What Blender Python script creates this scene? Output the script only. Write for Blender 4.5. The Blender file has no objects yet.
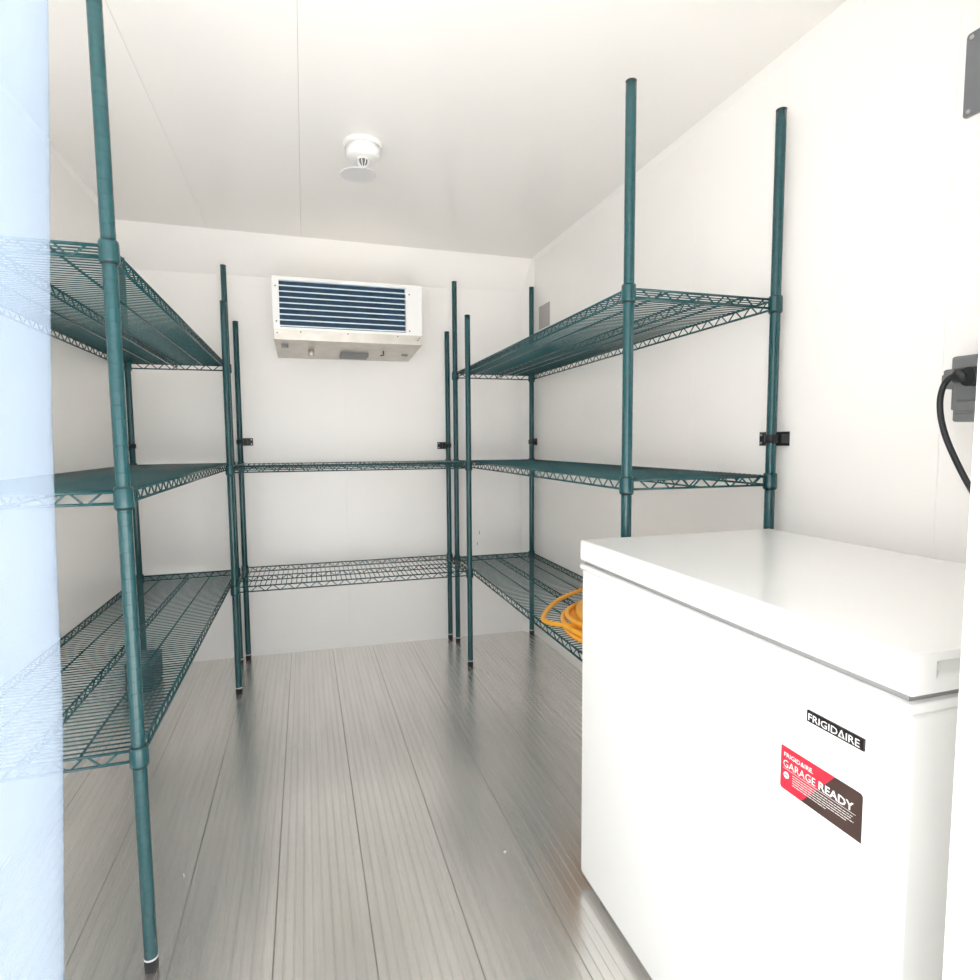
import bpy, bmesh, math, random
from mathutils import Vector, Matrix

random.seed(7)
SC = bpy.context.scene
COL = SC.collection

# ------------------------------------------------------------------ camera, world, exposure
FPX, YAW, PIT, ROLL, CAMH = 592.73, 0.3024, 0.0791, 0.0066, 1.0678
cy, sy, cp, sp, cr, sr = math.cos(YAW), math.sin(YAW), math.cos(PIT), math.sin(PIT), math.cos(ROLL), math.sin(ROLL)
R0 = Vector((cy, -sy, 0)); U0 = Vector((sp * sy, sp * cy, cp)); F0 = Vector((cp * sy, cp * cy, -sp))
RX = cr * R0 - sr * U0
UX = sr * R0 + cr * U0
cam_d = bpy.data.cameras.new('camera')
cam_d.sensor_width = 36.0
cam_d.lens = 36.0 * FPX / 980.0
cam_d.clip_start = 0.01
cam = bpy.data.objects.new('camera', cam_d)
COL.objects.link(cam)
m = Matrix.Identity(4)
for i in range(3):
    m[i][0] = RX[i]; m[i][1] = UX[i]; m[i][2] = -F0[i]
m[2][3] = CAMH
cam.matrix_world = m
SC.camera = cam

world = bpy.data.worlds.new('overcast_sky')
SC.world = world
world.use_nodes = True
bg = world.node_tree.nodes['Background']
bg.inputs['Color'].default_value = (0.93, 0.97, 1.0, 1)
bg.inputs['Strength'].default_value = 0.85

sun_d = bpy.data.lights.new('sun', 'SUN')
sun_d.energy = 10.0
sun_d.angle = 0.01
sun_d.color = (1.0, 0.98, 0.96)
sun = bpy.data.objects.new('sun', sun_d)
COL.objects.link(sun)
sun.rotation_euler = Vector((-0.80, -0.30, -1.0)).to_track_quat('-Z', 'Y').to_euler()

vs = SC.view_settings
vs.view_transform = 'Standard'
vs.look = 'None'
vs.gamma = 1.0
vs.use_curve_mapping = False
vs.exposure = 1.82
SC.cycles.use_denoising = True
SC.cycles.max_bounces = 16
SC.cycles.diffuse_bounces = 10
SC.cycles.transparent_max_bounces = 16


# ------------------------------------------------------------------ materials
def mat(name, col, rough=0.5, metal=0.0, spec=0.5, vary=0.0, scale=8.0, stretch=(1, 1, 1), bump=0.0, bump_scale=60.0, coat=0.0):
    mt = bpy.data.materials.new(name)
    mt.use_nodes = True
    nt = mt.node_tree
    b = nt.nodes['Principled BSDF']
    b.inputs['Base Color'].default_value = (*col, 1)
    b.inputs['Roughness'].default_value = rough
    b.inputs['Metallic'].default_value = metal
    b.inputs['Specular IOR Level'].default_value = spec
    if coat:
        b.inputs['Coat Weight'].default_value = coat
        b.inputs['Coat Roughness'].default_value = 0.12
    tc = nt.nodes.new('ShaderNodeTexCoord')
    mp = nt.nodes.new('ShaderNodeMapping')
    mp.inputs['Scale'].default_value = stretch
    nt.links.new(tc.outputs['Object'], mp.inputs['Vector'])
    if vary:
        n = nt.nodes.new('ShaderNodeTexNoise')
        n.inputs['Scale'].default_value = scale
        n.inputs['Detail'].default_value = 5
        nt.links.new(mp.outputs['Vector'], n.inputs['Vector'])
        r = nt.nodes.new('ShaderNodeValToRGB')
        r.color_ramp.elements[0].position = 0.3
        r.color_ramp.elements[1].position = 0.7
        r.color_ramp.elements[0].color = (*[c * (1 - vary) for c in col], 1)
        r.color_ramp.elements[1].color = (*[min(1, c * (1 + vary * 0.6)) for c in col], 1)
        nt.links.new(n.outputs['Fac'], r.inputs['Fac'])
        nt.links.new(r.outputs['Color'], b.inputs['Base Color'])
    if bump:
        n2 = nt.nodes.new('ShaderNodeTexNoise')
        n2.inputs['Scale'].default_value = bump_scale
        n2.inputs['Detail'].default_value = 3
        nt.links.new(mp.outputs['Vector'], n2.inputs['Vector'])
        bp = nt.nodes.new('ShaderNodeBump')
        bp.inputs['Strength'].default_value = bump
        bp.inputs['Distance'].default_value = 0.002
        nt.links.new(n2.outputs['Fac'], bp.inputs['Height'])
        nt.links.new(bp.outputs['Normal'], b.inputs['Normal'])
    return mt


M = {}
M['panel'] = mat('white_panel', (0.935, 0.912, 0.888), 0.28, spec=0.4, vary=0.012, scale=2.5)
M['ceiling'] = mat('ceiling_panel', (0.935, 0.912, 0.888), 0.20, spec=0.4, vary=0.012, scale=2.0)
M['backing'] = mat('panel_backing', (0.45, 0.44, 0.43), 0.7, vary=0.05)
M['floor'] = mat('aluminium_plank', (0.86, 0.838, 0.805), 0.24, 0.88, vary=0.07, scale=5.0, stretch=(9, 0.5, 1), bump=0.08, bump_scale=30)
M['epoxy'] = mat('green_epoxy', (0.008, 0.066, 0.074), 0.23, 0.0, 0.45, vary=0.12, scale=90, bump=0.15, bump_scale=300, coat=0.2)
M['black'] = mat('black_plastic', (0.012, 0.013, 0.016), 0.4, vary=0.15, scale=30)
M['rubber'] = mat('dark_rubber', (0.02, 0.018, 0.02), 0.7, vary=0.15, scale=30)
M['ring'] = mat('pale_ring', (0.75, 0.75, 0.74), 0.5, vary=0.03)
M['freezer'] = mat('freezer_enamel', (0.88, 0.88, 0.865), 0.22, spec=0.5, vary=0.008, scale=3, coat=0.2)
M['gasket'] = mat('grey_gasket', (0.33, 0.33, 0.33), 0.6, vary=0.05)
M['whitemetal'] = mat('white_painted_metal', (0.86, 0.855, 0.84), 0.35, vary=0.01)
M['galv'] = mat('galvanised_tray', (0.62, 0.58, 0.53), 0.42, 0.65, vary=0.10, scale=18)
M['coil'] = mat('dark_coil', (0.018, 0.050, 0.110), 0.5, vary=0.3, scale=40)
M['slat'] = mat('pale_blue_slat', (0.62, 0.80, 0.86), 0.4, vary=0.03)
M['grey'] = mat('grey_plastic', (0.17, 0.175, 0.18), 0.5, vary=0.06, scale=20)
M['greyplate'] = mat('grey_plate', (0.20, 0.205, 0.225), 0.45, 0.2, vary=0.06, scale=20)
M['lightgrey'] = mat('light_grey_plate', (0.40, 0.385, 0.375), 0.5, vary=0.04, scale=20)
M['discgrey'] = mat('pale_grey_disc', (0.78, 0.765, 0.775), 0.5, vary=0.02)
M['steel'] = mat('screw_steel', (0.55, 0.55, 0.54), 0.35, 0.9, vary=0.05)
M['hose'] = mat('orange_hose', (0.95, 0.44, 0.03), 0.42, vary=0.10, scale=25)
M['red'] = mat('sticker_red', (0.55, 0.022, 0.048), 0.4, vary=0.02)
M['brown'] = mat('sticker_brown', (0.055, 0.030, 0.025), 0.4, vary=0.03)
M['badge'] = mat('badge_black', (0.014, 0.010, 0.013), 0.3, vary=0.05)
M['print'] = mat('white_print', (0.85, 0.84, 0.82), 0.5, vary=0.02)
M['concrete'] = mat('pale_concrete', (0.68, 0.67, 0.65), 0.85, vary=0.10, scale=1.5)
M['boxdark'] = mat('dark_box_plastic', (0.012, 0.018, 0.028), 0.5, vary=0.15, scale=25)
M['boxtop'] = mat('box_lid_grey', (0.10, 0.15, 0.17), 0.6, vary=0.08, scale=25)

# clear, slightly blue PVC
pv = bpy.data.materials.new('blue_tinted_pvc'); pv.use_nodes = True
nt = pv.node_tree
b = nt.nodes['Principled BSDF']
b.inputs['Base Color'].default_value = (0.36, 0.425, 0.51, 1)
b.inputs['Roughness'].default_value = 0.15
b.inputs['Specular IOR Level'].default_value = 0.5
tr = nt.nodes.new('ShaderNodeBsdfTransparent'); tr.inputs['Color'].default_value = (0.80, 0.86, 0.92, 1)
tl = nt.nodes.new('ShaderNodeBsdfTranslucent'); tl.inputs['Color'].default_value = (0.36, 0.425, 0.51, 1)
nz = nt.nodes.new('ShaderNodeTexNoise'); nz.inputs['Scale'].default_value = 5
mr = nt.nodes.new('ShaderNodeMapRange')
mr.inputs['To Min'].default_value = 0.35; mr.inputs['To Max'].default_value = 0.42
nt.links.new(nz.outputs['Fac'], mr.inputs['Value'])
m1 = nt.nodes.new('ShaderNodeMixShader'); m1.inputs[0].default_value = 0.35
nt.links.new(b.outputs[0], m1.inputs[1]); nt.links.new(tl.outputs[0], m1.inputs[2])
m2 = nt.nodes.new('ShaderNodeMixShader')
nt.links.new(mr.outputs[0], m2.inputs[0])
nt.links.new(tr.outputs[0], m2.inputs[1]); nt.links.new(m1.outputs[0], m2.inputs[2])
nt.links.new(m2.outputs[0], nt.nodes['Material Output'].inputs['Surface'])
M['pvc'] = pv


# ------------------------------------------------------------------ mesh helpers
class MB:
    def __init__(s):
        s.v = []; s.f = []; s.smooth = []

    def face(s, idx, sm=False):
        s.f.append(idx); s.smooth.append(sm)

    def box(s, x0, x1, y0, y1, z0, z1):
        n = len(s.v)
        s.v += [(x0, y0, z0), (x1, y0, z0), (x1, y1, z0), (x0, y1, z0), (x0, y0, z1), (x1, y0, z1), (x1, y1, z1), (x0, y1, z1)]
        for q in ((3, 2, 1, 0), (4, 5, 6, 7), (0, 1, 5, 4), (1, 2, 6, 5), (2, 3, 7, 6), (3, 0, 4, 7)):
            s.face([n + k for k in q])
        return s

    def hexa(s, pts):      # 8 points ordered like box
        n = len(s.v); s.v += [tuple(p) for p in pts]
        for q in ((3, 2, 1, 0), (4, 5, 6, 7), (0, 1, 5, 4), (1, 2, 6, 5), (2, 3, 7, 6), (3, 0, 4, 7)):
            s.face([n + k for k in q])
        return s

    def prism(s, poly, d0, d1, axis='z'):       # poly (a,b) CCW seen from +axis
        n = len(s.v); k = len(poly)
        def P(a, b, c):
            return {'z': (a, b, c), 'x': (c, a, b), 'y': (b, c, a)}[axis]
        s.v += [P(a, b, d0) for a, b in poly] + [P(a, b, d1) for a, b in poly]
        s.face([n + i for i in reversed(range(k))]); s.face([n + k + i for i in range(k)])
        for i in range(k):
            j = (i + 1) % k
            s.face([n + i, n + j, n + k + j, n + k + i])
        return s

    def tube(s, pts, r, seg=8, closed=False, cap=True):
        pts = [Vector(p) for p in pts]; n = len(s.v); L = len(pts)
        nrm = None
        for i, p in enumerate(pts):
            a = pts[(i - 1) % L] if (closed or i > 0) else p
            c = pts[(i + 1) % L] if (closed or i < L - 1) else p
            t = (c - a).normalized()
            if nrm is None:
                nrm = t.orthogonal().normalized()
            nrm = (nrm - t * nrm.dot(t))
            nrm = nrm.normalized() if nrm.length > 1e-6 else t.orthogonal().normalized()
            bn = t.cross(nrm)
            for k in range(seg):
                an = 2 * math.pi * k / seg
                q = p + (nrm * math.cos(an) + bn * math.sin(an)) * r
                s.v.append(tuple(q))
        for i in range(L if closed else L - 1):
            j = (i + 1) % L
            for k in range(seg):
                k2 = (k + 1) % seg
                s.face([n + i * seg + k, n + i * seg + k2, n + j * seg + k2, n + j * seg + k], True)
        if cap and not closed:
            s.face([n + k for k in reversed(range(seg))]); s.face([n + (L - 1) * seg + k for k in range(seg)])
        return s

    def lathe(s, prof, seg=20, c=(0, 0, 0), cap=True, sharp=False):    # prof: (r, z) bottom to top
        if sharp:
            for q0, q1 in zip(prof, prof[1:]):
                s.lathe([q0, q1], seg, c, False)
            n = len(s.v) - 2 * seg * (len(prof) - 1)
            s.face([n + k for k in reversed(range(seg))]); n = len(s.v) - seg
            s.face([n + k for k in range(seg)])
            return s
        n = len(s.v)
        for r, z in prof:
            for k in range(seg):
                a = 2 * math.pi * k / seg
                s.v.append((c[0] + r * math.cos(a), c[1] + r * math.sin(a), c[2] + z))
        for i in range(len(prof) - 1):
            for k in range(seg):
                k2 = (k + 1) % seg
                s.face([n + i * seg + k, n + i * seg + k2, n + (i + 1) * seg + k2, n + (i + 1) * seg + k], True)
        if cap:
            s.face([n + k for k in reversed(range(seg))]); s.face([n + (len(prof) - 1) * seg + k for k in range(seg)])
        return s

    def mesh(s, name, m):
        me = bpy.data.meshes.new(name)
        me.from_pydata(s.v, [], s.f)
        me.polygons.foreach_set('use_smooth', s.smooth)
        me.materials.append(M[m] if isinstance(m, str) else m)
        me.update()
        return me

    def build(s, name, m, parent=None):
        return link(name, s.mesh(name, m), parent)


def link(name, me, parent=None, loc=None):
    o = bpy.data.objects.new(name, me)
    COL.objects.link(o)
    if parent is not None:
        o.parent = parent
    if loc is not None:
        o.location = loc
    return o


def soft(o, w=0.003, seg=2, ang=30):
    md = o.modifiers.new('bevel', 'BEVEL'); md.width = w; md.segments = seg
    md.limit_method = 'ANGLE'; md.angle_limit = math.radians(ang)
    for p in o.data.polygons:
        p.use_smooth = True
    wn = o.modifiers.new('wn', 'WEIGHTED_NORMAL'); wn.keep_sharp = False
    return o


def tag(o, label=None, cat=None, group=None, kind=None):
    if label: o['label'] = label
    if cat: o['category'] = cat
    if group: o['group'] = group
    if kind: o['kind'] = kind
    return o


def empty(name, loc, label, cat, group=None, rz=0.0):
    o = bpy.data.objects.new(name, None); COL.objects.link(o)
    o.empty_display_size = 0.1
    o.location = loc; o.rotation_euler = (0, 0, rz)
    return tag(o, label, cat, group)


def text_mesh(body, name, m, width, height, bold=0.0):
    cu = bpy.data.curves.new(name, 'FONT'); cu.body = body
    cu.align_x = 'LEFT'; cu.extrude = 0.0; cu.offset = bold; cu.resolution_u = 2
    to = bpy.data.objects.new(name + '_tmp', cu); COL.objects.link(to)
    dg = bpy.context.evaluated_depsgraph_get()
    me = bpy.data.meshes.new_from_object(to.evaluated_get(dg))
    bpy.data.objects.remove(to); bpy.data.curves.remove(cu)
    xs = [v.co.x for v in me.vertices]; ys = [v.co.y for v in me.vertices]
    x0, x1, y0, y1 = min(xs), max(xs), min(ys), max(ys)
    for v in me.vertices:
        v.co.x = (v.co.x - x0) / (x1 - x0) * width
        v.co.y = (v.co.y - y0) / (y1 - y0) * height
        v.co.z = 0
    me.name = name
    me.materials.clear(); me.materials.append(M[m])
    return me


# ------------------------------------------------------------------ room shell
XL, XR, ZC = -0.768, 1.204, 2.05
YF0, YF1 = 0.22, 0.36                      # front wall, outer and inner face
def yw(x):                                 # the rear wall stands slightly out of square
    return 3.172 + (x - XL) * (3.099 - 3.172) / (XR - XL)

tag(MB().box(-30, 30, -40, 30, -0.75, -0.55).build('ground', 'concrete'), kind='structure')

# floor: ribbed aluminium planks laid lengthwise on a sub-floor slab
floor = tag(MB().box(XL - 0.06, XR + 0.06, YF0, 3.23, -0.14, -0.03).build('floor', 'backing'), kind='structure')
def plank_mesh(w):
    mb = MB(); n = max(2, round(w / 0.0204)); p = w / n
    g, d, e = 0.0013, 0.0014, 0.0009
    prof = [(0, -0.03), (0, -0.0018), (0.0012, 0)]
    for i in range(1, n):
        x = i * p
        prof += [(x - g - 0.0006, 0), (x - g + 0.0004, -d), (x + g - 0.0004, -d), (x + g + 0.0006, 0)]
    prof += [(w - 0.0012, 0), (w, -0.0018), (w, -0.03)]
    k = len(prof); y0, y1 = YF0, 3.17
    mb.v = [(a, y0, z) for a, z in prof] + [(a, y1, z) for a, z in prof]
    for i in range(k - 1):
        mb.face([i, i + 1, k + i + 1, k + i])
    mb.face([k - 1, 0, k, 2 * k - 1])
    mb.face(list(reversed(range(k)))); mb.face([k + i for i in range(k)])
    return mb.mesh('plank', 'floor')
PW = 0.2035
shared = plank_mesh(PW - 0.0008)
x = -0.093 - 4 * PW
while x < XR:
    a, bb = max(x, XL - 0.05), min(x + PW, XR + 0.05)
    if bb - a > 0.01:
        full = abs((bb - a) - PW) < 1e-6
        o = link('plank', shared if full else plank_mesh(bb - a - 0.0008), floor, (a + 0.0004, 0, random.uniform(-0.0003, 0.0)))
    x += PW

# ceiling
ceil = tag(MB().box(XL - 0.06, XR + 0.06, YF0, 3.23, ZC + 0.012, ZC + 0.10).build('ceiling', 'backing'), kind='structure')
for a, bb in ((XL - 0.05, -0.391), (-0.391, 0.014), (0.014, XR + 0.05)):
    soft(MB().box(a + 0.0003, bb - 0.0003, YF0 + 0.01, 3.2, ZC, ZC + 0.0125).build('ceiling_panel', 'ceiling', ceil), 0.0006, 1)

# right wall with upright panels
wr = tag(MB().box(XR + 0.012, XR + 0.08, YF0, 3.23, -0.03, ZC + 0.03).build('wall_right', 'backing'), kind='structure')
for a, bb in ((YF0 + 0.02, 0.862), (0.862, 1.659), (1.659, 2.44), (2.44, 3.2)):
    soft(MB().box(XR, XR + 0.0125, a + 0.0002, bb - 0.0002, -0.02, ZC + 0.011).build('wall_panel', 'panel', wr), 0.0003, 1)
# left wall
tag(MB().box(XL - 0.08, XL, YF0, 3.23, -0.03, ZC + 0.03).build('wall_left', 'panel'), kind='structure')
# rear wall: two panels, chamfered corner at the right
wb = tag(MB().hexa([(XL - 0.08, yw(XL - 0.08) + 0.0125, -0.03), (XR + 0.08, yw(XR + 0.08) + 0.0125, -0.03), (XR + 0.08, 3.26, -0.03), (XL - 0.08, 3.26, -0.03),
                    (XL - 0.08, yw(XL - 0.08) + 0.0125, ZC + 0.03), (XR + 0.08, yw(XR + 0.08) + 0.0125, ZC + 0.03), (XR + 0.08, 3.26, ZC + 0.03), (XL - 0.08, 3.26, ZC + 0.03)]).build('wall_back', 'backing'), kind='structure')
for a, bb in ((XL, 0.202), (0.202, XR)):
    a2, b2 = a + 0.0002, bb - 0.0002
    soft(MB().hexa([(a2, yw(a2), -0.02), (b2, yw(b2), -0.02), (b2, yw(b2) + 0.012, -0.02), (a2, yw(a2) + 0.012, -0.02),
                    (a2, yw(a2), ZC), (b2, yw(b2), ZC), (b2, yw(b2) + 0.012, ZC), (a2, yw(a2) + 0.012, ZC)]).build('wall_panel', 'panel', wb), 0.0003, 1)
# corner fillet (upright) and cove under the ceiling
tag(MB().prism([(1.152, yw(1.152) + 0.002), (1.2045, 3.026), (1.2045, yw(XR) + 0.002)], -0.02, ZC).build('trim_1', 'panel'), kind='structure')
c = MB(); e = 0.003; NC = 24
for i in range(NC + 1):
    xx = XL + (XR - XL) * i / NC; yc = 3.032 + 0.012 * i / NC
    c.v += [(xx, yw(xx) + e, 1.874), (xx, yw(xx) + e, ZC + e), (xx, yc, ZC + e), (xx, yc, ZC)]
for i in range(NC):
    a, b2 = 4 * i, 4 * i + 4
    for q0, q1 in ((3, 2), (2, 1), (1, 0)):
        c.face([a + q0, a + q1, b2 + q1, b2 + q0])
n = len(c.v)
for i in range(NC + 1):
    c.v += [c.v[4 * i], c.v[4 * i + 3]]
for i in range(NC):
    c.face([n + 2 * i, n + 2 * i + 1, n + 2 * i + 3, n + 2 * i + 2], True)
c.face([0, 1, 2, 3]); c.face([4 * NC + 3, 4 * NC + 2, 4 * NC + 1, 4 * NC])
tag(c.build('trim_2', 'panel'), kind='structure')
# small cove strip along the right wall and the left wall
def strip(x_in, x_wall, name):
    s = MB()
    s.v = [(x_in, YF1, ZC + 0.001), (x_wall, YF1, ZC - 0.018), (x_wall, YF1, ZC + 0.001), (x_in, 3.02, ZC + 0.001), (x_wall, 3.02, ZC - 0.018), (x_wall, 3.02, ZC + 0.001)]
    for q in ((0, 1, 4, 3), (1, 2, 5, 4), (2, 0, 3, 5), (0, 2, 1), (3, 4, 5)):
        s.face(list(q))
    return tag(s.build(name, 'panel'), kind='structure')
strip(XR - 0.016, XR + 0.001, 'trim_3')
strip(XL + 0.016, XL - 0.001, 'trim_4')

# front wall with the doorway the photograph was taken through
DX0, DX1, DZ = -0.72, 0.543, 1.99
wf = tag(MB().box(XL - 0.08, DX0, YF0, YF1, -0.14, ZC + 0.1).box(DX1, XR + 0.08, YF0, YF1, -0.14, ZC + 0.1)
         .box(DX0, DX1, YF0, YF1, DZ, ZC + 0.1).build('wall_front', 'whitemetal'), kind='structure')

# ------------------------------------------------------------------ wire shelving
PR = 0.0127
def post_mesh(h):
    prof = [(PR - 0.001, 0.028)]
    z = 0.05
    prof.append((PR, 0.030))
    while z < h - 0.02:
        prof += [(PR, z - 0.0009), (PR - 0.0005, z - 0.0004), (PR - 0.0005, z + 0.0004), (PR, z + 0.0009)]
        z += 0.0254
    prof += [(PR, h - 0.004)]
    return MB().lathe(prof, 18, sharp=True).mesh('post', 'epoxy')
POSTS = {}
FOOT = MB().lathe([(0.0100, 0), (0.0128, 0.002), (0.0132, 0.020), (0.0125, 0.0265)], 16).mesh('foot', 'rubber')
RING = MB().lathe([(0.0131, 0.0262), (0.0133, 0.0285), (0.0128, 0.0300)], 16).mesh('foot_ring', 'ring')
CAP = MB().lathe([(PR + 0.0002, -0.005), (PR + 0.0003, -0.0015), (PR - 0.003, 0)], 16).mesh('post_cap', 'black')
COLLAR = MB().lathe([(0.0140, -0.0205), (0.0172, -0.0205), (0.0176, -0.016), (0.0170, 0.015), (0.0163, 0.0185), (0.0135, 0.0185)], 18).mesh('corner_collar', 'epoxy')
SLEEVE = MB().lathe([(0.0132, -0.0235), (0.0152, -0.0235), (0.0152, 0.0200), (0.0130, 0.0200)], 16).mesh('sleeve', 'black')

def add_post(unit, x, y, h):
    key = round(h, 3)
    if key not in POSTS:
        POSTS[key] = post_mesh(h)
    p = link('post', POSTS[key], unit, (x, y, 0))
    link('foot', FOOT, p); link('foot_ring', RING, p); link('post_cap', CAP, p, (0, 0, h))
    return p

def zig(p0, p1, zt, zb, period, r, seg=5):
    p0, p1 = Vector(p0), Vector(p1)
    L = (p1 - p0).length; n = max(2, round(L / period)) ; pts = []
    for i in range(2 * n + 1):
        q = p0.lerp(p1, i / (2 * n))
        z = zt if i % 2 == 0 else zb
        d = (p1 - p0).normalized() * 0.003
        if 0 < i < 2 * n:
            pts += [(*(q - d).xy, z), (*(q + d).xy, z)]
        else:
            pts.append((*q.xy, z))
    return MB().tube(pts, r, seg)

def add_shelf(unit, W, L, zn, zf, pitch=0.0195, supports=(0.25, 0.75)):
    ZT, ZB = 0.0105, -0.0115
    sx = 1 if W > 0 else -1; w = abs(W); g = 0.019
    fr = MB()
    for zz in (ZT, ZB):
        r = 0.0030
        fr.tube([(0, g, zz), (0, L - g, zz)], r, 6); fr.tube([(W, g, zz), (W, L - g, zz)], r, 6)
        fr.tube([(sx * 0.015, 0, zz), (W - sx * 0.015, 0, zz)], r, 6); fr.tube([(sx * 0.015, L, zz), (W - sx * 0.015, L, zz)], r, 6)
    sh = fr.build('shelf', 'epoxy', unit)
    sh.location = (0, 0, zn); sh.rotation_euler = (math.atan2(zf - zn, L), 0, 0)
    dk = MB(); n = int((L - 0.03) / pitch)
    for i in range(n + 1):
        y = 0.015 + (L - 0.03) * i / n
        edge = min(y, L - y) < 0.022
        a, b2 = (sx * 0.018, W - sx * 0.018) if edge else (0, W)
        dk.tube([(a, y, ZT + 0.0024), (b2, y, ZT + 0.0024)], 0.0017, 5)
    tag(dk.build('deck_wires', 'epoxy', sh), kind='stuff')
    for xx in (0, W):
        zig((xx, 0.03, 0), (xx, L - 0.03, 0), ZT, ZB, 0.0615, 0.0019).build('zigzag_wire', 'epoxy', sh)
    for yy in (0, L):
        zig((sx * 0.035, yy, 0), (W - sx * 0.035, yy, 0), ZT, ZB, 0.060, 0.0022).build('zigzag_wire', 'epoxy', sh)
    t = MB()
    for zz in (ZT - 0.002, ZB):
        t.tube([(W / 2, 0.004, zz), (W / 2, L - 0.004, zz)], 0.0026, 6)
    tr_ = t.build('middle_truss', 'epoxy', sh)
    zig((W / 2, 0.02, 0), (W / 2, L - 0.02, 0), ZT - 0.002, ZB, 0.0615, 0.0019).build('zigzag_wire', 'epoxy', sh)
    for fx in supports:
        MB().tube([(W * fx, 0.0, ZT - 0.0022), (W * fx, L, ZT - 0.0022)], 0.0026, 6).build('support_wire', 'epoxy', sh)
    for xx in (0, W):
        for yy in (0, L):
            k = link('corner_collar', COLLAR, sh, (xx, yy, 0)); 
            link('sleeve', SLEEVE, sh, (xx, yy, 0))
    return sh

def add_clamp(unit, x, y, z, wall_dir, plate_off, reach):
    """black wall clamp: band round the post, arm, plate screwed to the wall (wall_dir in unit space)."""
    wx, wy = wall_dir; s0, s1 = plate_off
    tx, ty = -wy, wx
    def box(mb, d0, d1, s0, s1, z0, z1):
        a = [(x + wx * d + tx * s_, y + wy * d + ty * s_) for d, s_ in ((d0, s0), (d1, s0), (d1, s1), (d0, s1))]
        mb.hexa([(p[0], p[1], z0) for p in a] + [(p[0], p[1], z1) for p in a])
    mb = MB().lathe([(PR + 0.0004, -0.011), (PR + 0.004, -0.011), (PR + 0.004, 0.011), (PR + 0.0004, 0.011)], 16, (x, y, z))
    box(mb, reach * 0.35, reach - 0.002, max(s0, -0.03), min(s1, 0.03), z - 0.0125, z + 0.0125)
    cl = mb.build('wall_clamp', 'black', unit)
    pl = MB()
    box(pl, reach - 0.004, reach, s0, s1, z - 0.0185, z + 0.0185)
    pl.build('clamp_plate', 'black', cl)
    for dz in (-0.011, 0.011):
        sc_ = MB(); sx_ = s0 + 0.007 if abs(s0) > abs(s1) else s1 - 0.007
        box(sc_, reach - 0.006, reach - 0.003, sx_ - 0.003, sx_ + 0.003, z + dz - 0.003, z + dz + 0.003)
        sc_.build('screw', 'steel', cl)

# right-hand unit
WR_, LR_ = 0.4223, 1.7590
ur = empty('wire_shelving_unit', (0.7409, 1.2662, 0), 'long green wire shelving unit with three shelves along the right wall behind the freezer', 'shelving unit', 'green wire shelving units', -0.010)
for xx, yy in ((0, 0), (WR_, 0), (0, LR_), (WR_, LR_)):
    add_post(ur, xx, yy, 1.895)
for z in (0.4539, 0.9647, 1.4178):
    add_shelf(ur, WR_, LR_, z, z)
add_clamp(ur, WR_, 0, 1.074, (1, 0), (-0.020, 0.084), 0.040)
add_clamp(ur, WR_, LR_, 1.073, (1, 0), (-0.03, 0.03), 0.0215)

# rear unit, low, across the back wall
WB_, LB_ = 0.4215, 1.0296
ub = empty('wire_shelving_unit', (0.7339 - 0.0030, 2.6755, 0), 'short two-shelf green wire shelving unit across the rear wall below the cooling unit', 'shelving unit', 'green wire shelving units', math.pi / 2 - 0.0071)
for xx, yy in ((0, 0), (WB_, 0), (0, LB_), (WB_, LB_)):
    add_post(ub, xx, yy, 1.654)
for z in (0.4535, 0.9635):
    add_shelf(ub, WB_, LB_, z, z, 0.021, ())
add_clamp(ub, WB_, 0, 1.056, (1, 0), (-0.008, 0.055), 0.0185)
add_clamp(ub, WB_, LB_, 1.081, (1, 0), (-0.055, 0.008), 0.048)

# left-hand unit
WL_, LL_ = -0.4130, 1.762
ul = empty('wire_shelving_unit', (-0.3288, 1.2860, 0.0008), 'tall green wire shelving unit with three shelves along the left wall', 'shelving unit', 'green wire shelving units', -0.0012)
for xx, yy in ((0, 0), (WL_, 0), (0, LL_), (WL_, LL_)):
    add_post(ul, xx, yy, 1.895)
for z in (0.4558, 0.9677, 1.4242):
    add_shelf(ul, WL_, LL_, z, z)
ul.rotation_euler[1] = -0.0036
add_clamp(ul, WL_, LL_, 1.064, (-1, 0), (-0.03, 0.03), 0.0215)

# ------------------------------------------------------------------ chest freezer
FX0, FX1, FY0, FY1 = 0.611, 1.150, 0.453, 1.244
fz = empty('chest_freezer', ((FX0 + FX1) / 2, (FY0 + FY1) / 2, 0), 'white chest freezer with red and brown sticker on its front, beside the right wall', 'freezer')
ox, oy = fz.location.x, fz.location.y
def L_(x0, x1, y0, y1):
    return (x0 - ox, x1 - ox, y0 - oy, y1 - oy)
soft(MB().box(*L_(FX0, FX1, FY0, FY1), 0.024, 0.775).build('body', 'freezer', fz), 0.010, 3)
soft(MB().box(*L_(FX0 - 0.004, FX1 + 0.002, FY0 - 0.004, FY1 + 0.003), 0.773, 0.7855).build('rim', 'freezer', fz), 0.004, 2)
MB().box(*L_(FX0 + 0.006, FX1 - 0.006, FY0 + 0.006, FY1 - 0.006), 0.785, 0.796).build('gasket', 'gasket', fz)
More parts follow.
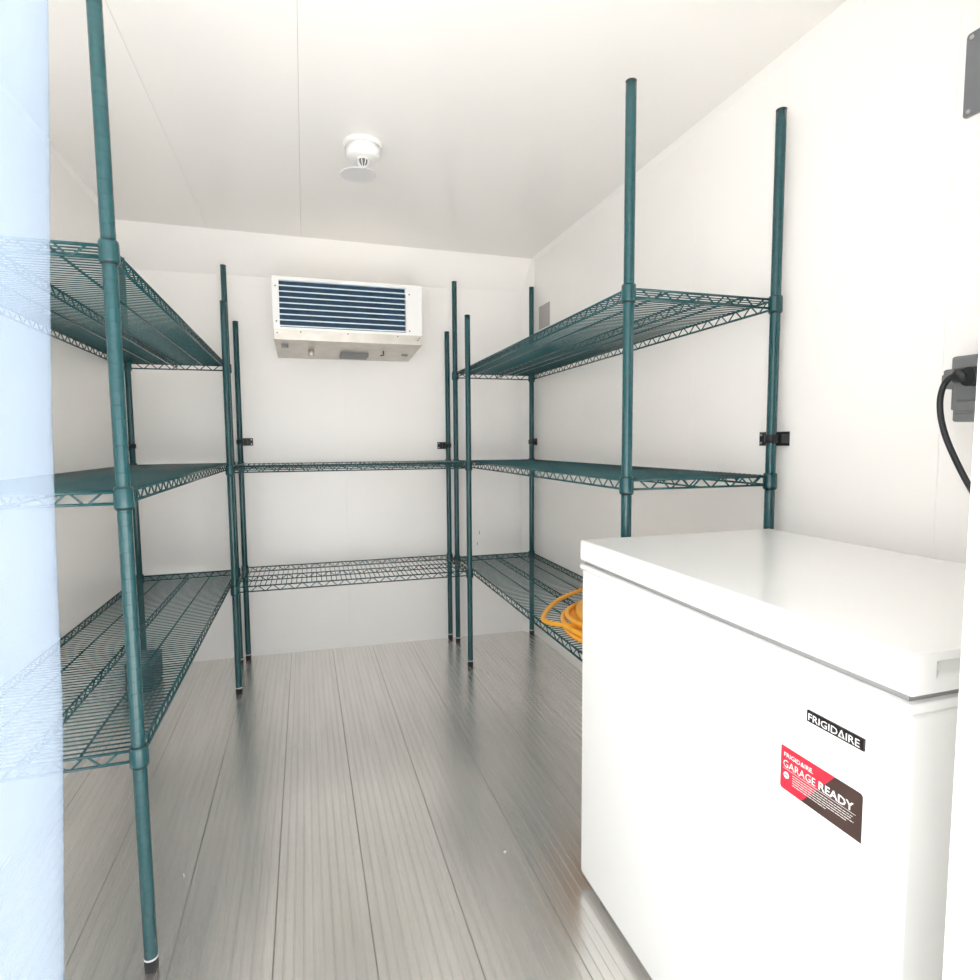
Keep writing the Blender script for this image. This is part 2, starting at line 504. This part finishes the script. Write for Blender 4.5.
# lid: the near end carries a finger recess under its upper edge
lx0, lx1, ly0, ly1 = L_(FX0 - 0.003, FX1 + 0.002, FY0 - 0.003, FY1 + 0.003); lz0, lz1 = 0.7935, 0.8415
xa, xb, za, zb, dp = FX0 + 0.036 - ox, FX1 - 0.08 - ox, 0.811, 0.829, 0.022
lm = MB()
lm.v = [(lx0, ly0, lz0), (lx1, ly0, lz0), (lx1, ly1, lz0), (lx0, ly1, lz0), (lx0, ly0, lz1), (lx1, ly0, lz1), (lx1, ly1, lz1), (lx0, ly1, lz1),
        (xa, ly0, za), (xb, ly0, za), (xb, ly0, zb), (xa, ly0, zb), (xa + 0.012, ly0 + dp, zb - 0.001), (xb - 0.012, ly0 + dp, zb - 0.001)]
for q in ((3, 2, 1, 0), (4, 5, 6, 7), (1, 2, 6, 5), (2, 3, 7, 6), (3, 0, 4, 7), (0, 1, 9, 8), (1, 5, 10, 9), (5, 4, 11, 10), (4, 0, 8, 11),
          (8, 9, 13, 12), (11, 12, 13, 10), (8, 12, 11), (9, 10, 13)):
    lm.face(list(q))
lid = soft(lm.build('lid', 'freezer', fz), 0.006, 3)
for xx in (FX0 + 0.05, FX1 - 0.05):
    for yy in (FY0 + 0.06, FY1 - 0.06):
        MB().lathe([(0.018, 0), (0.022, 0.003), (0.022, 0.026)], 14, (xx - ox, yy - oy, 0)).build('foot', 'rubber', fz)
# hinges at the wall side
for yy in (FY0 + 0.15, FY1 - 0.15):
    MB().box(*L_(FX1, FX1 + 0.012, yy - 0.03, yy + 0.03), 0.72, 0.83).build('hinge', 'whitemetal', fz)

FACE = Matrix(((0, 0, -1, 0), (-1, 0, 0, 0), (0, 1, 0, 0), (0, 0, 0, 1)))
def decal(me, name, parent, y, z, off):
    o = link(name, me, parent)
    o.matrix_basis = Matrix.Translation((FX0 - off - ox, y - oy, z)) @ FACE
    return o
bd = soft(MB().box(*L_(FX0 - 0.0025, FX0 + 0.001, 0.5025, 0.5850), 0.7075, 0.7225).build('badge', 'badge', fz), 0.0006, 1)
bd['label'] = 'black name badge with white lettering'
decal(text_mesh('FRIGID\u0394IRE', 'lettering', 'print', 0.0740, 0.0098, 0.006), 'lettering', bd, 0.5817, 0.7101, 0.0029)

SW, SH = 0.1240, 0.0600
def flat(poly, m, name, thick=0.0006):
    return MB().prism(poly, 0, thick).mesh(name, m)
def arc(cx, cy_, r, a0, a1, n=5):
    return [(cx + r * math.cos(math.radians(a0 + (a1 - a0) * i / n)), cy_ + r * math.sin(math.radians(a0 + (a1 - a0) * i / n))) for i in range(n + 1)]
rr = 0.004
redp = arc(rr, rr, rr, 180, 270) + [(SW * 0.29, 0), (SW * 0.69, SH), (0, SH)]
brp = [(SW * 0.29, 0), (SW, 0)] + arc(SW - rr, SH - rr, rr, 0, 90) + [(SW * 0.69, SH)]
st = decal(flat(redp, 'red', 'sticker'), 'sticker', fz, 0.6265, 0.5952, 0.0001)
st['label'] = 'red half of the sticker'
def on_sticker(me, name, x, y, z=0.0008):
    o = link(name, me, st, (x, y, z)); return o
link('sticker_corner', flat(brp, 'brown', 'sticker_corner'), st)['label'] = 'dark brown half of the sticker'
on_sticker(text_mesh('FRIGID\u0394IRE.', 'lettering', 'print', 0.0480, 0.0064, 0.012), 'lettering', 0.0055, 0.0465)
on_sticker(text_mesh('GARAGE', 'lettering', 'print', 0.0530, 0.0100), 'lettering', 0.0045, 0.0320)
on_sticker(text_mesh('READY', 'lettering', 'print', 0.0505, 0.0108, 0.022), 'lettering', 0.0625, 0.0318)
ln = MB().box(0.0045, SW - 0.008, 0.0298, 0.0302, 0, 0.0003)
on_sticker(ln.mesh('rule_line', 'print'), 'rule_line', 0, 0)
on_sticker(MB().prism([(0.0046 * math.cos(t * math.pi / 10), 0.0046 * math.sin(t * math.pi / 10)) for t in range(20)], 0, 0.0003).mesh('round_mark', 'print'), 'round_mark', 0.0105, 0.0215)
on_sticker(MB().box(-0.0028, 0.0028, -0.0007, 0.0007, 0, 0.0003).mesh('round_mark_bar', 'red'), 'round_mark_bar', 0.0105, 0.0215, 0.0012)
sm = MB(); yy = 0.0258
for i, wd in enumerate((0.098, 0.096, 0.099, 0.090, 0.060)):
    xx = 0.021
    while xx < 0.0205 + wd - 0.006:
        l = random.uniform(0.003, 0.008)
        sm.box(xx, min(xx + l, 0.0205 + wd - 0.006), yy, yy + 0.0007, 0, 0.0003); xx += l + 0.0009
    yy -= 0.0033
on_sticker(sm.mesh('small_print', 'print'), 'small_print', 0, 0)['kind'] = 'stuff'

# ------------------------------------------------------------------ unit cooler on the rear wall
CX0, CX1, CYF = -0.111, 0.533, 2.742
CZ0, CZ1 = 1.560, 1.785
OX0, OX1, OZ0, OZ1 = -0.085, 0.460, 1.572, 1.771
uc = empty('unit_cooler', ((CX0 + CX1) / 2, yw(0.2), 1.52), 'white refrigeration unit cooler with dark blue louvred grille high on the rear wall', 'cooling unit')
ux, uy, uz = uc.location
def cbox(x0, x1, y0, y1, z0, z1):
    return MB().box(x0 - ux, x1 - ux, y0 - uy, y1 - uy, z0 - uz, z1 - uz)
def to_wall(x0, x1, y0, z0, z1, z0b=None, z1b=None, gap=0.001):
    z0b = z0 if z0b is None else z0b; z1b = z1 if z1b is None else z1b
    ya, yb = yw(x0) - gap, yw(x1) - gap
    p = [(x0, y0, z0), (x1, y0, z0), (x1, yb, z0b), (x0, ya, z0b), (x0, y0, z1), (x1, y0, z1), (x1, yb, z1b), (x0, ya, z1b)]
    return MB().hexa([(a - ux, bq - uy, cq - uz) for a, bq, cq in p])
hb = to_wall(CX0 + 0.004, CX1 - 0.004, CYF + 0.03, CZ0, CZ1 - 0.002, CZ0, CZ1 - 0.002)
hb.build('housing', 'whitemetal', uc)
fr = MB()
for a in ((CX0, OX0, CZ0, CZ1), (OX1, CX1, CZ0, CZ1), (OX0, OX1, CZ0, OZ0), (OX0, OX1, OZ1, CZ1)):
    fr.box(a[0] - ux, a[1] - ux, CYF - uy, CYF + 0.031 - uy, a[2] - uz, a[3] - uz)
front = fr.build('front_frame', 'whitemetal', uc)
cbox(OX0, OX1, CYF + 0.026, CYF + 0.0305, OZ0, OZ1).build('coil_face', 'coil', uc)
ns = 9
for i in range(ns):
    z = OZ0 + 0.004 + (OZ1 - OZ0 - 0.006) * i / (ns - 1)
    s_ = MB().hexa([(OX0 - ux, CYF + 0.001 - uy, z - 0.0012 - uz), (OX1 - ux, CYF + 0.001 - uy, z - 0.0012 - uz), (OX1 - ux, CYF + 0.022 - uy, z + 0.004 - uz), (OX0 - ux, CYF + 0.022 - uy, z + 0.004 - uz),
                    (OX0 - ux, CYF + 0.001 - uy, z + 0.0042 - uz), (OX1 - ux, CYF + 0.001 - uy, z + 0.0042 - uz), (OX1 - ux, CYF + 0.022 - uy, z + 0.0065 - uz), (OX0 - ux, CYF + 0.022 - uy, z + 0.0065 - uz)])
    s_.build('slat', 'slat', uc)
tray = to_wall(CX0 + 0.001, CX1 - 0.001, CYF - 0.003, 1.518, CZ0, 1.494, CZ0).build('drip_tray', 'galv', uc)
cbox(0.18, 0.31, 2.95, 3.07, 1.489, 1.507).build('junction_box', 'grey', uc)
for xx in (0.045,):
    MB().lathe([(0.012, -0.03), (0.014, -0.028), (0.014, 0.0)], 12, (xx - ux, 2.93 - uy, 1.508 - uz)).build('drain_fitting', 'galv', uc)
MB().tube([(0.375 - ux, 2.90 - uy, 1.515 - uz), (0.375 - ux, 2.90 - uy, 1.490 - uz), (0.360 - ux, 2.90 - uy, 1.488 - uz)], 0.003, 8).build('hook', 'black', uc)
for xx, yy in ((-0.085, 2.83), (0.47, 2.95)):
    cbox(xx, xx + 0.03, yy, yy + 0.02, 1.498, 1.513).build('bracket', 'grey', uc)
for xx, zz in ((-0.098, 1.743), (-0.098, 1.595), (0.476, 1.743), (0.476, 1.580), (-0.096, 1.546), (0.513, 1.540), (0.0, 1.553), (0.2, 1.553), (0.42, 1.553), (0.52, 1.549)):
    sc_ = MB().lathe([(0.0034, 0), (0.0034, 0.002), (0.002, 0.003)], 8)
    o = sc_.build('screw', 'grey', uc); o.location = (xx - ux, CYF - (0.003 if zz < CZ0 else 0) - uy, zz - uz); o.rotation_euler = (math.pi / 2, 0, 0)

# ------------------------------------------------------------------ ceiling detector and disc
sd = empty('smoke_detector', (0.213, 2.062, ZC), 'white round detector with a small domed cage on the ceiling', 'detector')
MB().lathe([(0.058, -0.012), (0.063, -0.009), (0.065, -0.002), (0.063, 0)], 32).build('base', 'whitemetal', sd)
MB().lathe([(0.018, -0.050), (0.048, -0.048), (0.054, -0.042), (0.057, -0.012)], 32).build('body', 'whitemetal', sd)
MB().lathe([(0.004, -0.068), (0.012, -0.062), (0.014, -0.049)], 14).build('sensor', 'grey', sd)
for i in range(5):
    a = i * math.pi / 5
    MB().tube([(0.021 * math.cos(a) * math.cos(t), 0.021 * math.sin(a) * math.cos(t), -0.050 - 0.024 * math.sin(t)) for t in [k * math.pi / 10 for k in range(11)]], 0.0014, 5).build('cage_bar', 'whitemetal', sd)
MB().tube([(0.0215 * math.cos(k * math.pi / 10), 0.0215 * math.sin(k * math.pi / 10), -0.0505) for k in range(20)], 0.0018, 6, closed=True).build('cage_ring', 'whitemetal', sd)
d = MB().lathe([(0.060, -0.004), (0.0635, -0.002), (0.0635, 0)], 36).build('cover_disc', 'discgrey')
d.location = (0.217, 2.292, ZC)
tag(d, 'flat pale grey disc on the ceiling next to the round detector', 'cover plate')

# ------------------------------------------------------------------ plates, outlet and cord on the right wall
pl = MB().box(-0.004, 0, -0.068, 0.068, -0.058, 0.058).build('wall_plate', 'lightgrey')
pl.location = (XR, 2.893, 1.719); tag(pl, 'small grey plate high on the right wall near the rear corner', 'wall plate')
pm = empty('wall_plate', (XR, 0.775, 1.743), 'dark grey screwed plate high on the right wall near the doorway', 'wall plate')
rp = arc(0.066, -0.069, 0.006, -90, 0, 3) + arc(0.066, 0.069, 0.006, 0, 90, 3) + arc(-0.066, 0.069, 0.006, 90, 180, 3) + arc(-0.066, -0.069, 0.006, 180, 270, 3)
pp = MB().prism(rp, 0, 0.004).build('plate', 'greyplate', pm); pp.matrix_basis = FACE
for yy in (-0.062, 0.062):
    for zz in (-0.066, 0.066):
        o = MB().lathe([(0.0045, 0), (0.0045, 0.0015), (0.003, 0.0025)], 10).build('screw', 'steel', pm)
        o.location = (-0.004, yy, zz); o.rotation_euler = (0, -math.pi / 2, 0)

ob = empty('wall_outlet', (XR, 0.756, 1.155), 'grey weatherproof power outlet on the right wall with black plug in it', 'outlet')
qx, qy, qz = ob.location
def obx(x0, x1, y0, y1, z0, z1):
    return MB().box(x0 - qx, x1 - qx, y0 + 0.011 - qy, y1 + 0.011 - qy, z0 + 0.015 - qz, z1 + 0.015 - qz)
soft(obx(1.145, XR, 0.690, 0.788, 1.086, 1.182).build('box', 'grey', ob), 0.004, 2)
soft(obx(1.140, 1.150, 0.690, 0.782, 1.100, 1.106).build('lower_lip', 'grey', ob), 0.002, 1)
soft(obx(1.141, 1.150, 0.690, 0.780, 1.122, 1.127).build('rib', 'grey', ob), 0.002, 1)
soft(obx(1.150, XR, 0.690, 0.795, 1.108, 1.150).build('hinge_block', 'grey', ob), 0.002, 1)
cv = soft(obx(1.118, 1.126, 0.690, 0.775, 1.178, 1.202).build('cover_flap', 'grey', ob), 0.004, 2)
soft(obx(1.120, XR, 0.690, 0.772, 1.180, 1.186).build('cover_arm', 'grey', ob), 0.002, 1)
soft(obx(1.150, XR, 0.786, 0.812, 1.148, 1.184).build('conduit_hub', 'grey', ob), 0.004, 2)
soft(obx(1.160, XR, 0.808, 0.822, 1.158, 1.176).build('conduit_nut', 'grey', ob), 0.003, 2)

def spline(pts, n=12, closed=False):
    P = [Vector(p) for p in pts]; out = []; L = len(P)
    rng = range(L) if closed else range(L - 1)
    for i in rng:
        p0 = P[(i - 1) % L] if (closed or i > 0) else P[i]; p1 = P[i]; p2 = P[(i + 1) % L]
        p3 = P[(i + 2) % L] if (closed or i + 2 < L) else p2
        for k in range(n):
            t = k / n
            out.append(0.5 * ((2 * p1) + (p2 - p0) * t + (2 * p0 - 5 * p1 + 4 * p2 - p3) * t * t + (3 * p1 - p0 - 3 * p2 + p3) * t ** 3))
    if not closed: out.append(P[-1])
    return out

pc = empty('power_cord', (1.10, 0.731, 1.175), 'black power cord with plug looping down from the grey wall outlet', 'cord')
kx, ky, kz = 1.10, 0.72, 1.16
g = MB().tube([(1.143 - kx, 0.735 - ky, 1.163 - kz), (1.128 - kx, 0.735 - ky, 1.163 - kz), (1.108 - kx, 0.740 - ky, 1.163 - kz)], 0.0165, 14)
g.build('plug', 'black', pc)
MB().tube([(1.118 - kx, 0.742 - ky, 1.163 - kz), (1.116 - kx, 0.752 - ky, 1.165 - kz), (1.116 - kx, 0.764 - ky, 1.166 - kz)], 0.0120, 12).build('strain_relief', 'black', pc)
cpts = [(1.116, 0.740, 1.163), (1.116, 0.767, 1.167), (1.116, 0.781, 1.158), (1.116, 0.788, 1.140), (1.116, 0.7895, 1.116), (1.116, 0.784, 1.083), (1.116, 0.768, 1.040), (1.118, 0.736, 0.977), (1.135, 0.71, 0.92), (1.172, 0.69, 0.85), (1.183, 0.69, 0.60), (1.182, 0.71, 0.30)]
MB().tube([(p.x - kx, p.y - ky, p.z - kz) for p in spline(cpts, 8)], 0.0052, 10).build('cable', 'black', pc)

# ------------------------------------------------------------------ orange hose coiled on the lower right shelf
ZD = 0.4539 + 0.0105 + 0.0043
hr = 0.0080
pts = []
CXh, CYh = 0.948, 1.672
nl = 10
for i in range(nl * 16 + 1):
    a = 2 * math.pi * i / 16
    lp = i / 16
    rad_x = 0.174 - 0.0055 * lp + 0.012 * math.sin(lp * 2.6 + 0.5)
    rad_y = 0.250 - 0.010 * lp + 0.018 * math.cos(lp * 1.9)
    z = ZD + hr + 0.0010 + 0.0052 * lp + 0.005 * (1 + math.sin(a * 1.5 + lp)) * min(1, lp)
    pts.append((CXh + 0.25 * rad_y * math.sin(a) + 0.010 * math.sin(lp * 1.9) + rad_x * math.cos(a), CYh + 0.018 * math.cos(lp * 2.3) + rad_y * math.sin(a), z))
# long outlying loop that reaches towards the shelf edge
tail = [(1.10, 1.98, 0.515), (1.07, 2.055, 0.505), (1.00, 2.05, 0.496), (0.892, 1.993, 0.487), (0.810, 1.907, 0.4815), (0.750, 1.815, 0.4785), (0.747, 1.765, 0.4795), (0.760, 1.705, 0.488), (0.777, 1.645, 0.500), (0.805, 1.59, 0.511), (0.85, 1.53, 0.520)]
hb = MB().tube(spline(pts + tail, 5), hr, 10).build('hose', 'hose')
tag(hb, 'coil of orange-yellow hose lying on the lower right wire shelf', 'hose')

# ------------------------------------------------------------------ dark box on the floor under the left lower shelf
bx = empty('floor_box', (-0.710, 2.922, 0), 'small dark box on the floor beneath the lower shelf by the left wall', 'box')
soft(MB().box(-0.054, 0.054, -0.095, 0.095, 0, 0.112).build('body', 'boxdark', bx), 0.012, 3)
soft(MB().box(-0.056, 0.056, -0.097, 0.097, 0.110, 0.130).build('lid', 'boxtop', bx), 0.010, 3)

# ------------------------------------------------------------------ hanging PVC strip at the doorway
cs = MB(); nx, nz_ = 10, 60
ztop, zbot = 2.045, 0.06
def sp_pt(i, k, t):
    fz_ = k / nz_; z = ztop + (zbot - ztop) * fz_
    tab = [(0.0, -0.185), (0.743, -0.1472), (0.918, -0.1385), (0.978, -0.1375), (1.094, -0.1345), (1.311, -0.1238), (2.1, -0.09)]
    for (za, xa), (zb2, xb) in zip(tab, tab[1:]):
        if za <= z <= zb2:
            xr_ = xa + (xb - xa) * (z - za) / (zb2 - za); break
    x = xr_ - 0.205 * (1 - i / nx)
    y = 0.390 - 0.016 * math.sin(math.pi * (i / nx)) * (0.3 + fz_)
    return (x, y + t, z)
for t in (0, 0.003):
    cs.v += [sp_pt(i, k, t) for k in range(nz_ + 1) for i in range(nx + 1)]
N = (nx + 1) * (nz_ + 1); W_ = nx + 1
for k in range(nz_):
    for i in range(nx):
        a = k * W_ + i
        cs.face([a, a + W_, a + W_ + 1, a + 1], True)
        cs.face([N + a, N + a + 1, N + a + W_ + 1, N + a + W_], True)
    a = k * W_
    cs.face([a, N + a, N + a + W_, a + W_]); a += nx
    cs.face([a, a + W_, N + a + W_, N + a])
for i in range(nx):
    cs.face([i, i + 1, N + i + 1, N + i]); a = nz_ * W_ + i
    cs.face([a, N + a, N + a + 1, a + 1])
tag(cs.build('curtain_strip', 'pvc'), 'bluish translucent plastic curtain strip hanging at the left of the doorway', 'curtain')

# ------------------------------------------------------------------ small marks and scraps
for x0, z0, h in ((0.907, 0.567, 0.022), (0.895, 0.508, 0.018)):
    MB().prism([(x0 - 0.002, z0), (x0 + 0.001, z0 - 0.001), (x0 + 0.003, z0 + h), (x0, z0 + h * 0.8)], 0, 0.0004).build('scuff_mark', 'grey', wb).matrix_basis = Matrix.Translation((0, yw(x0) - 0.0004, 0)) @ Matrix(((1, 0, 0, 0), (0, 0, 1, 0), (0, 1, 0, 0), (0, 0, 0, 1)))
def scrap(x0, y0, lx, ly, rz, label):
    o = MB().prism([(-lx, -ly * 0.6), (lx * 0.3, -ly), (lx, -ly * 0.1), (lx * 0.5, ly), (-lx * 0.7, ly * 0.6)], 0, 0.0012).build('paper_scrap', 'print')
    o.location = (x0, y0, 0); o.rotation_euler = (0, 0, rz)
    return tag(o, label, 'scrap')
scrap(0.470, 1.396, 0.0050, 0.0035, 0.4, 'tiny white scrap in the middle of the metal floor left of the freezer')
scrap(-0.318, 1.562, 0.0014, 0.0085, 0.3, 'thin white sliver on the floor beside the foot of the left shelving unit')
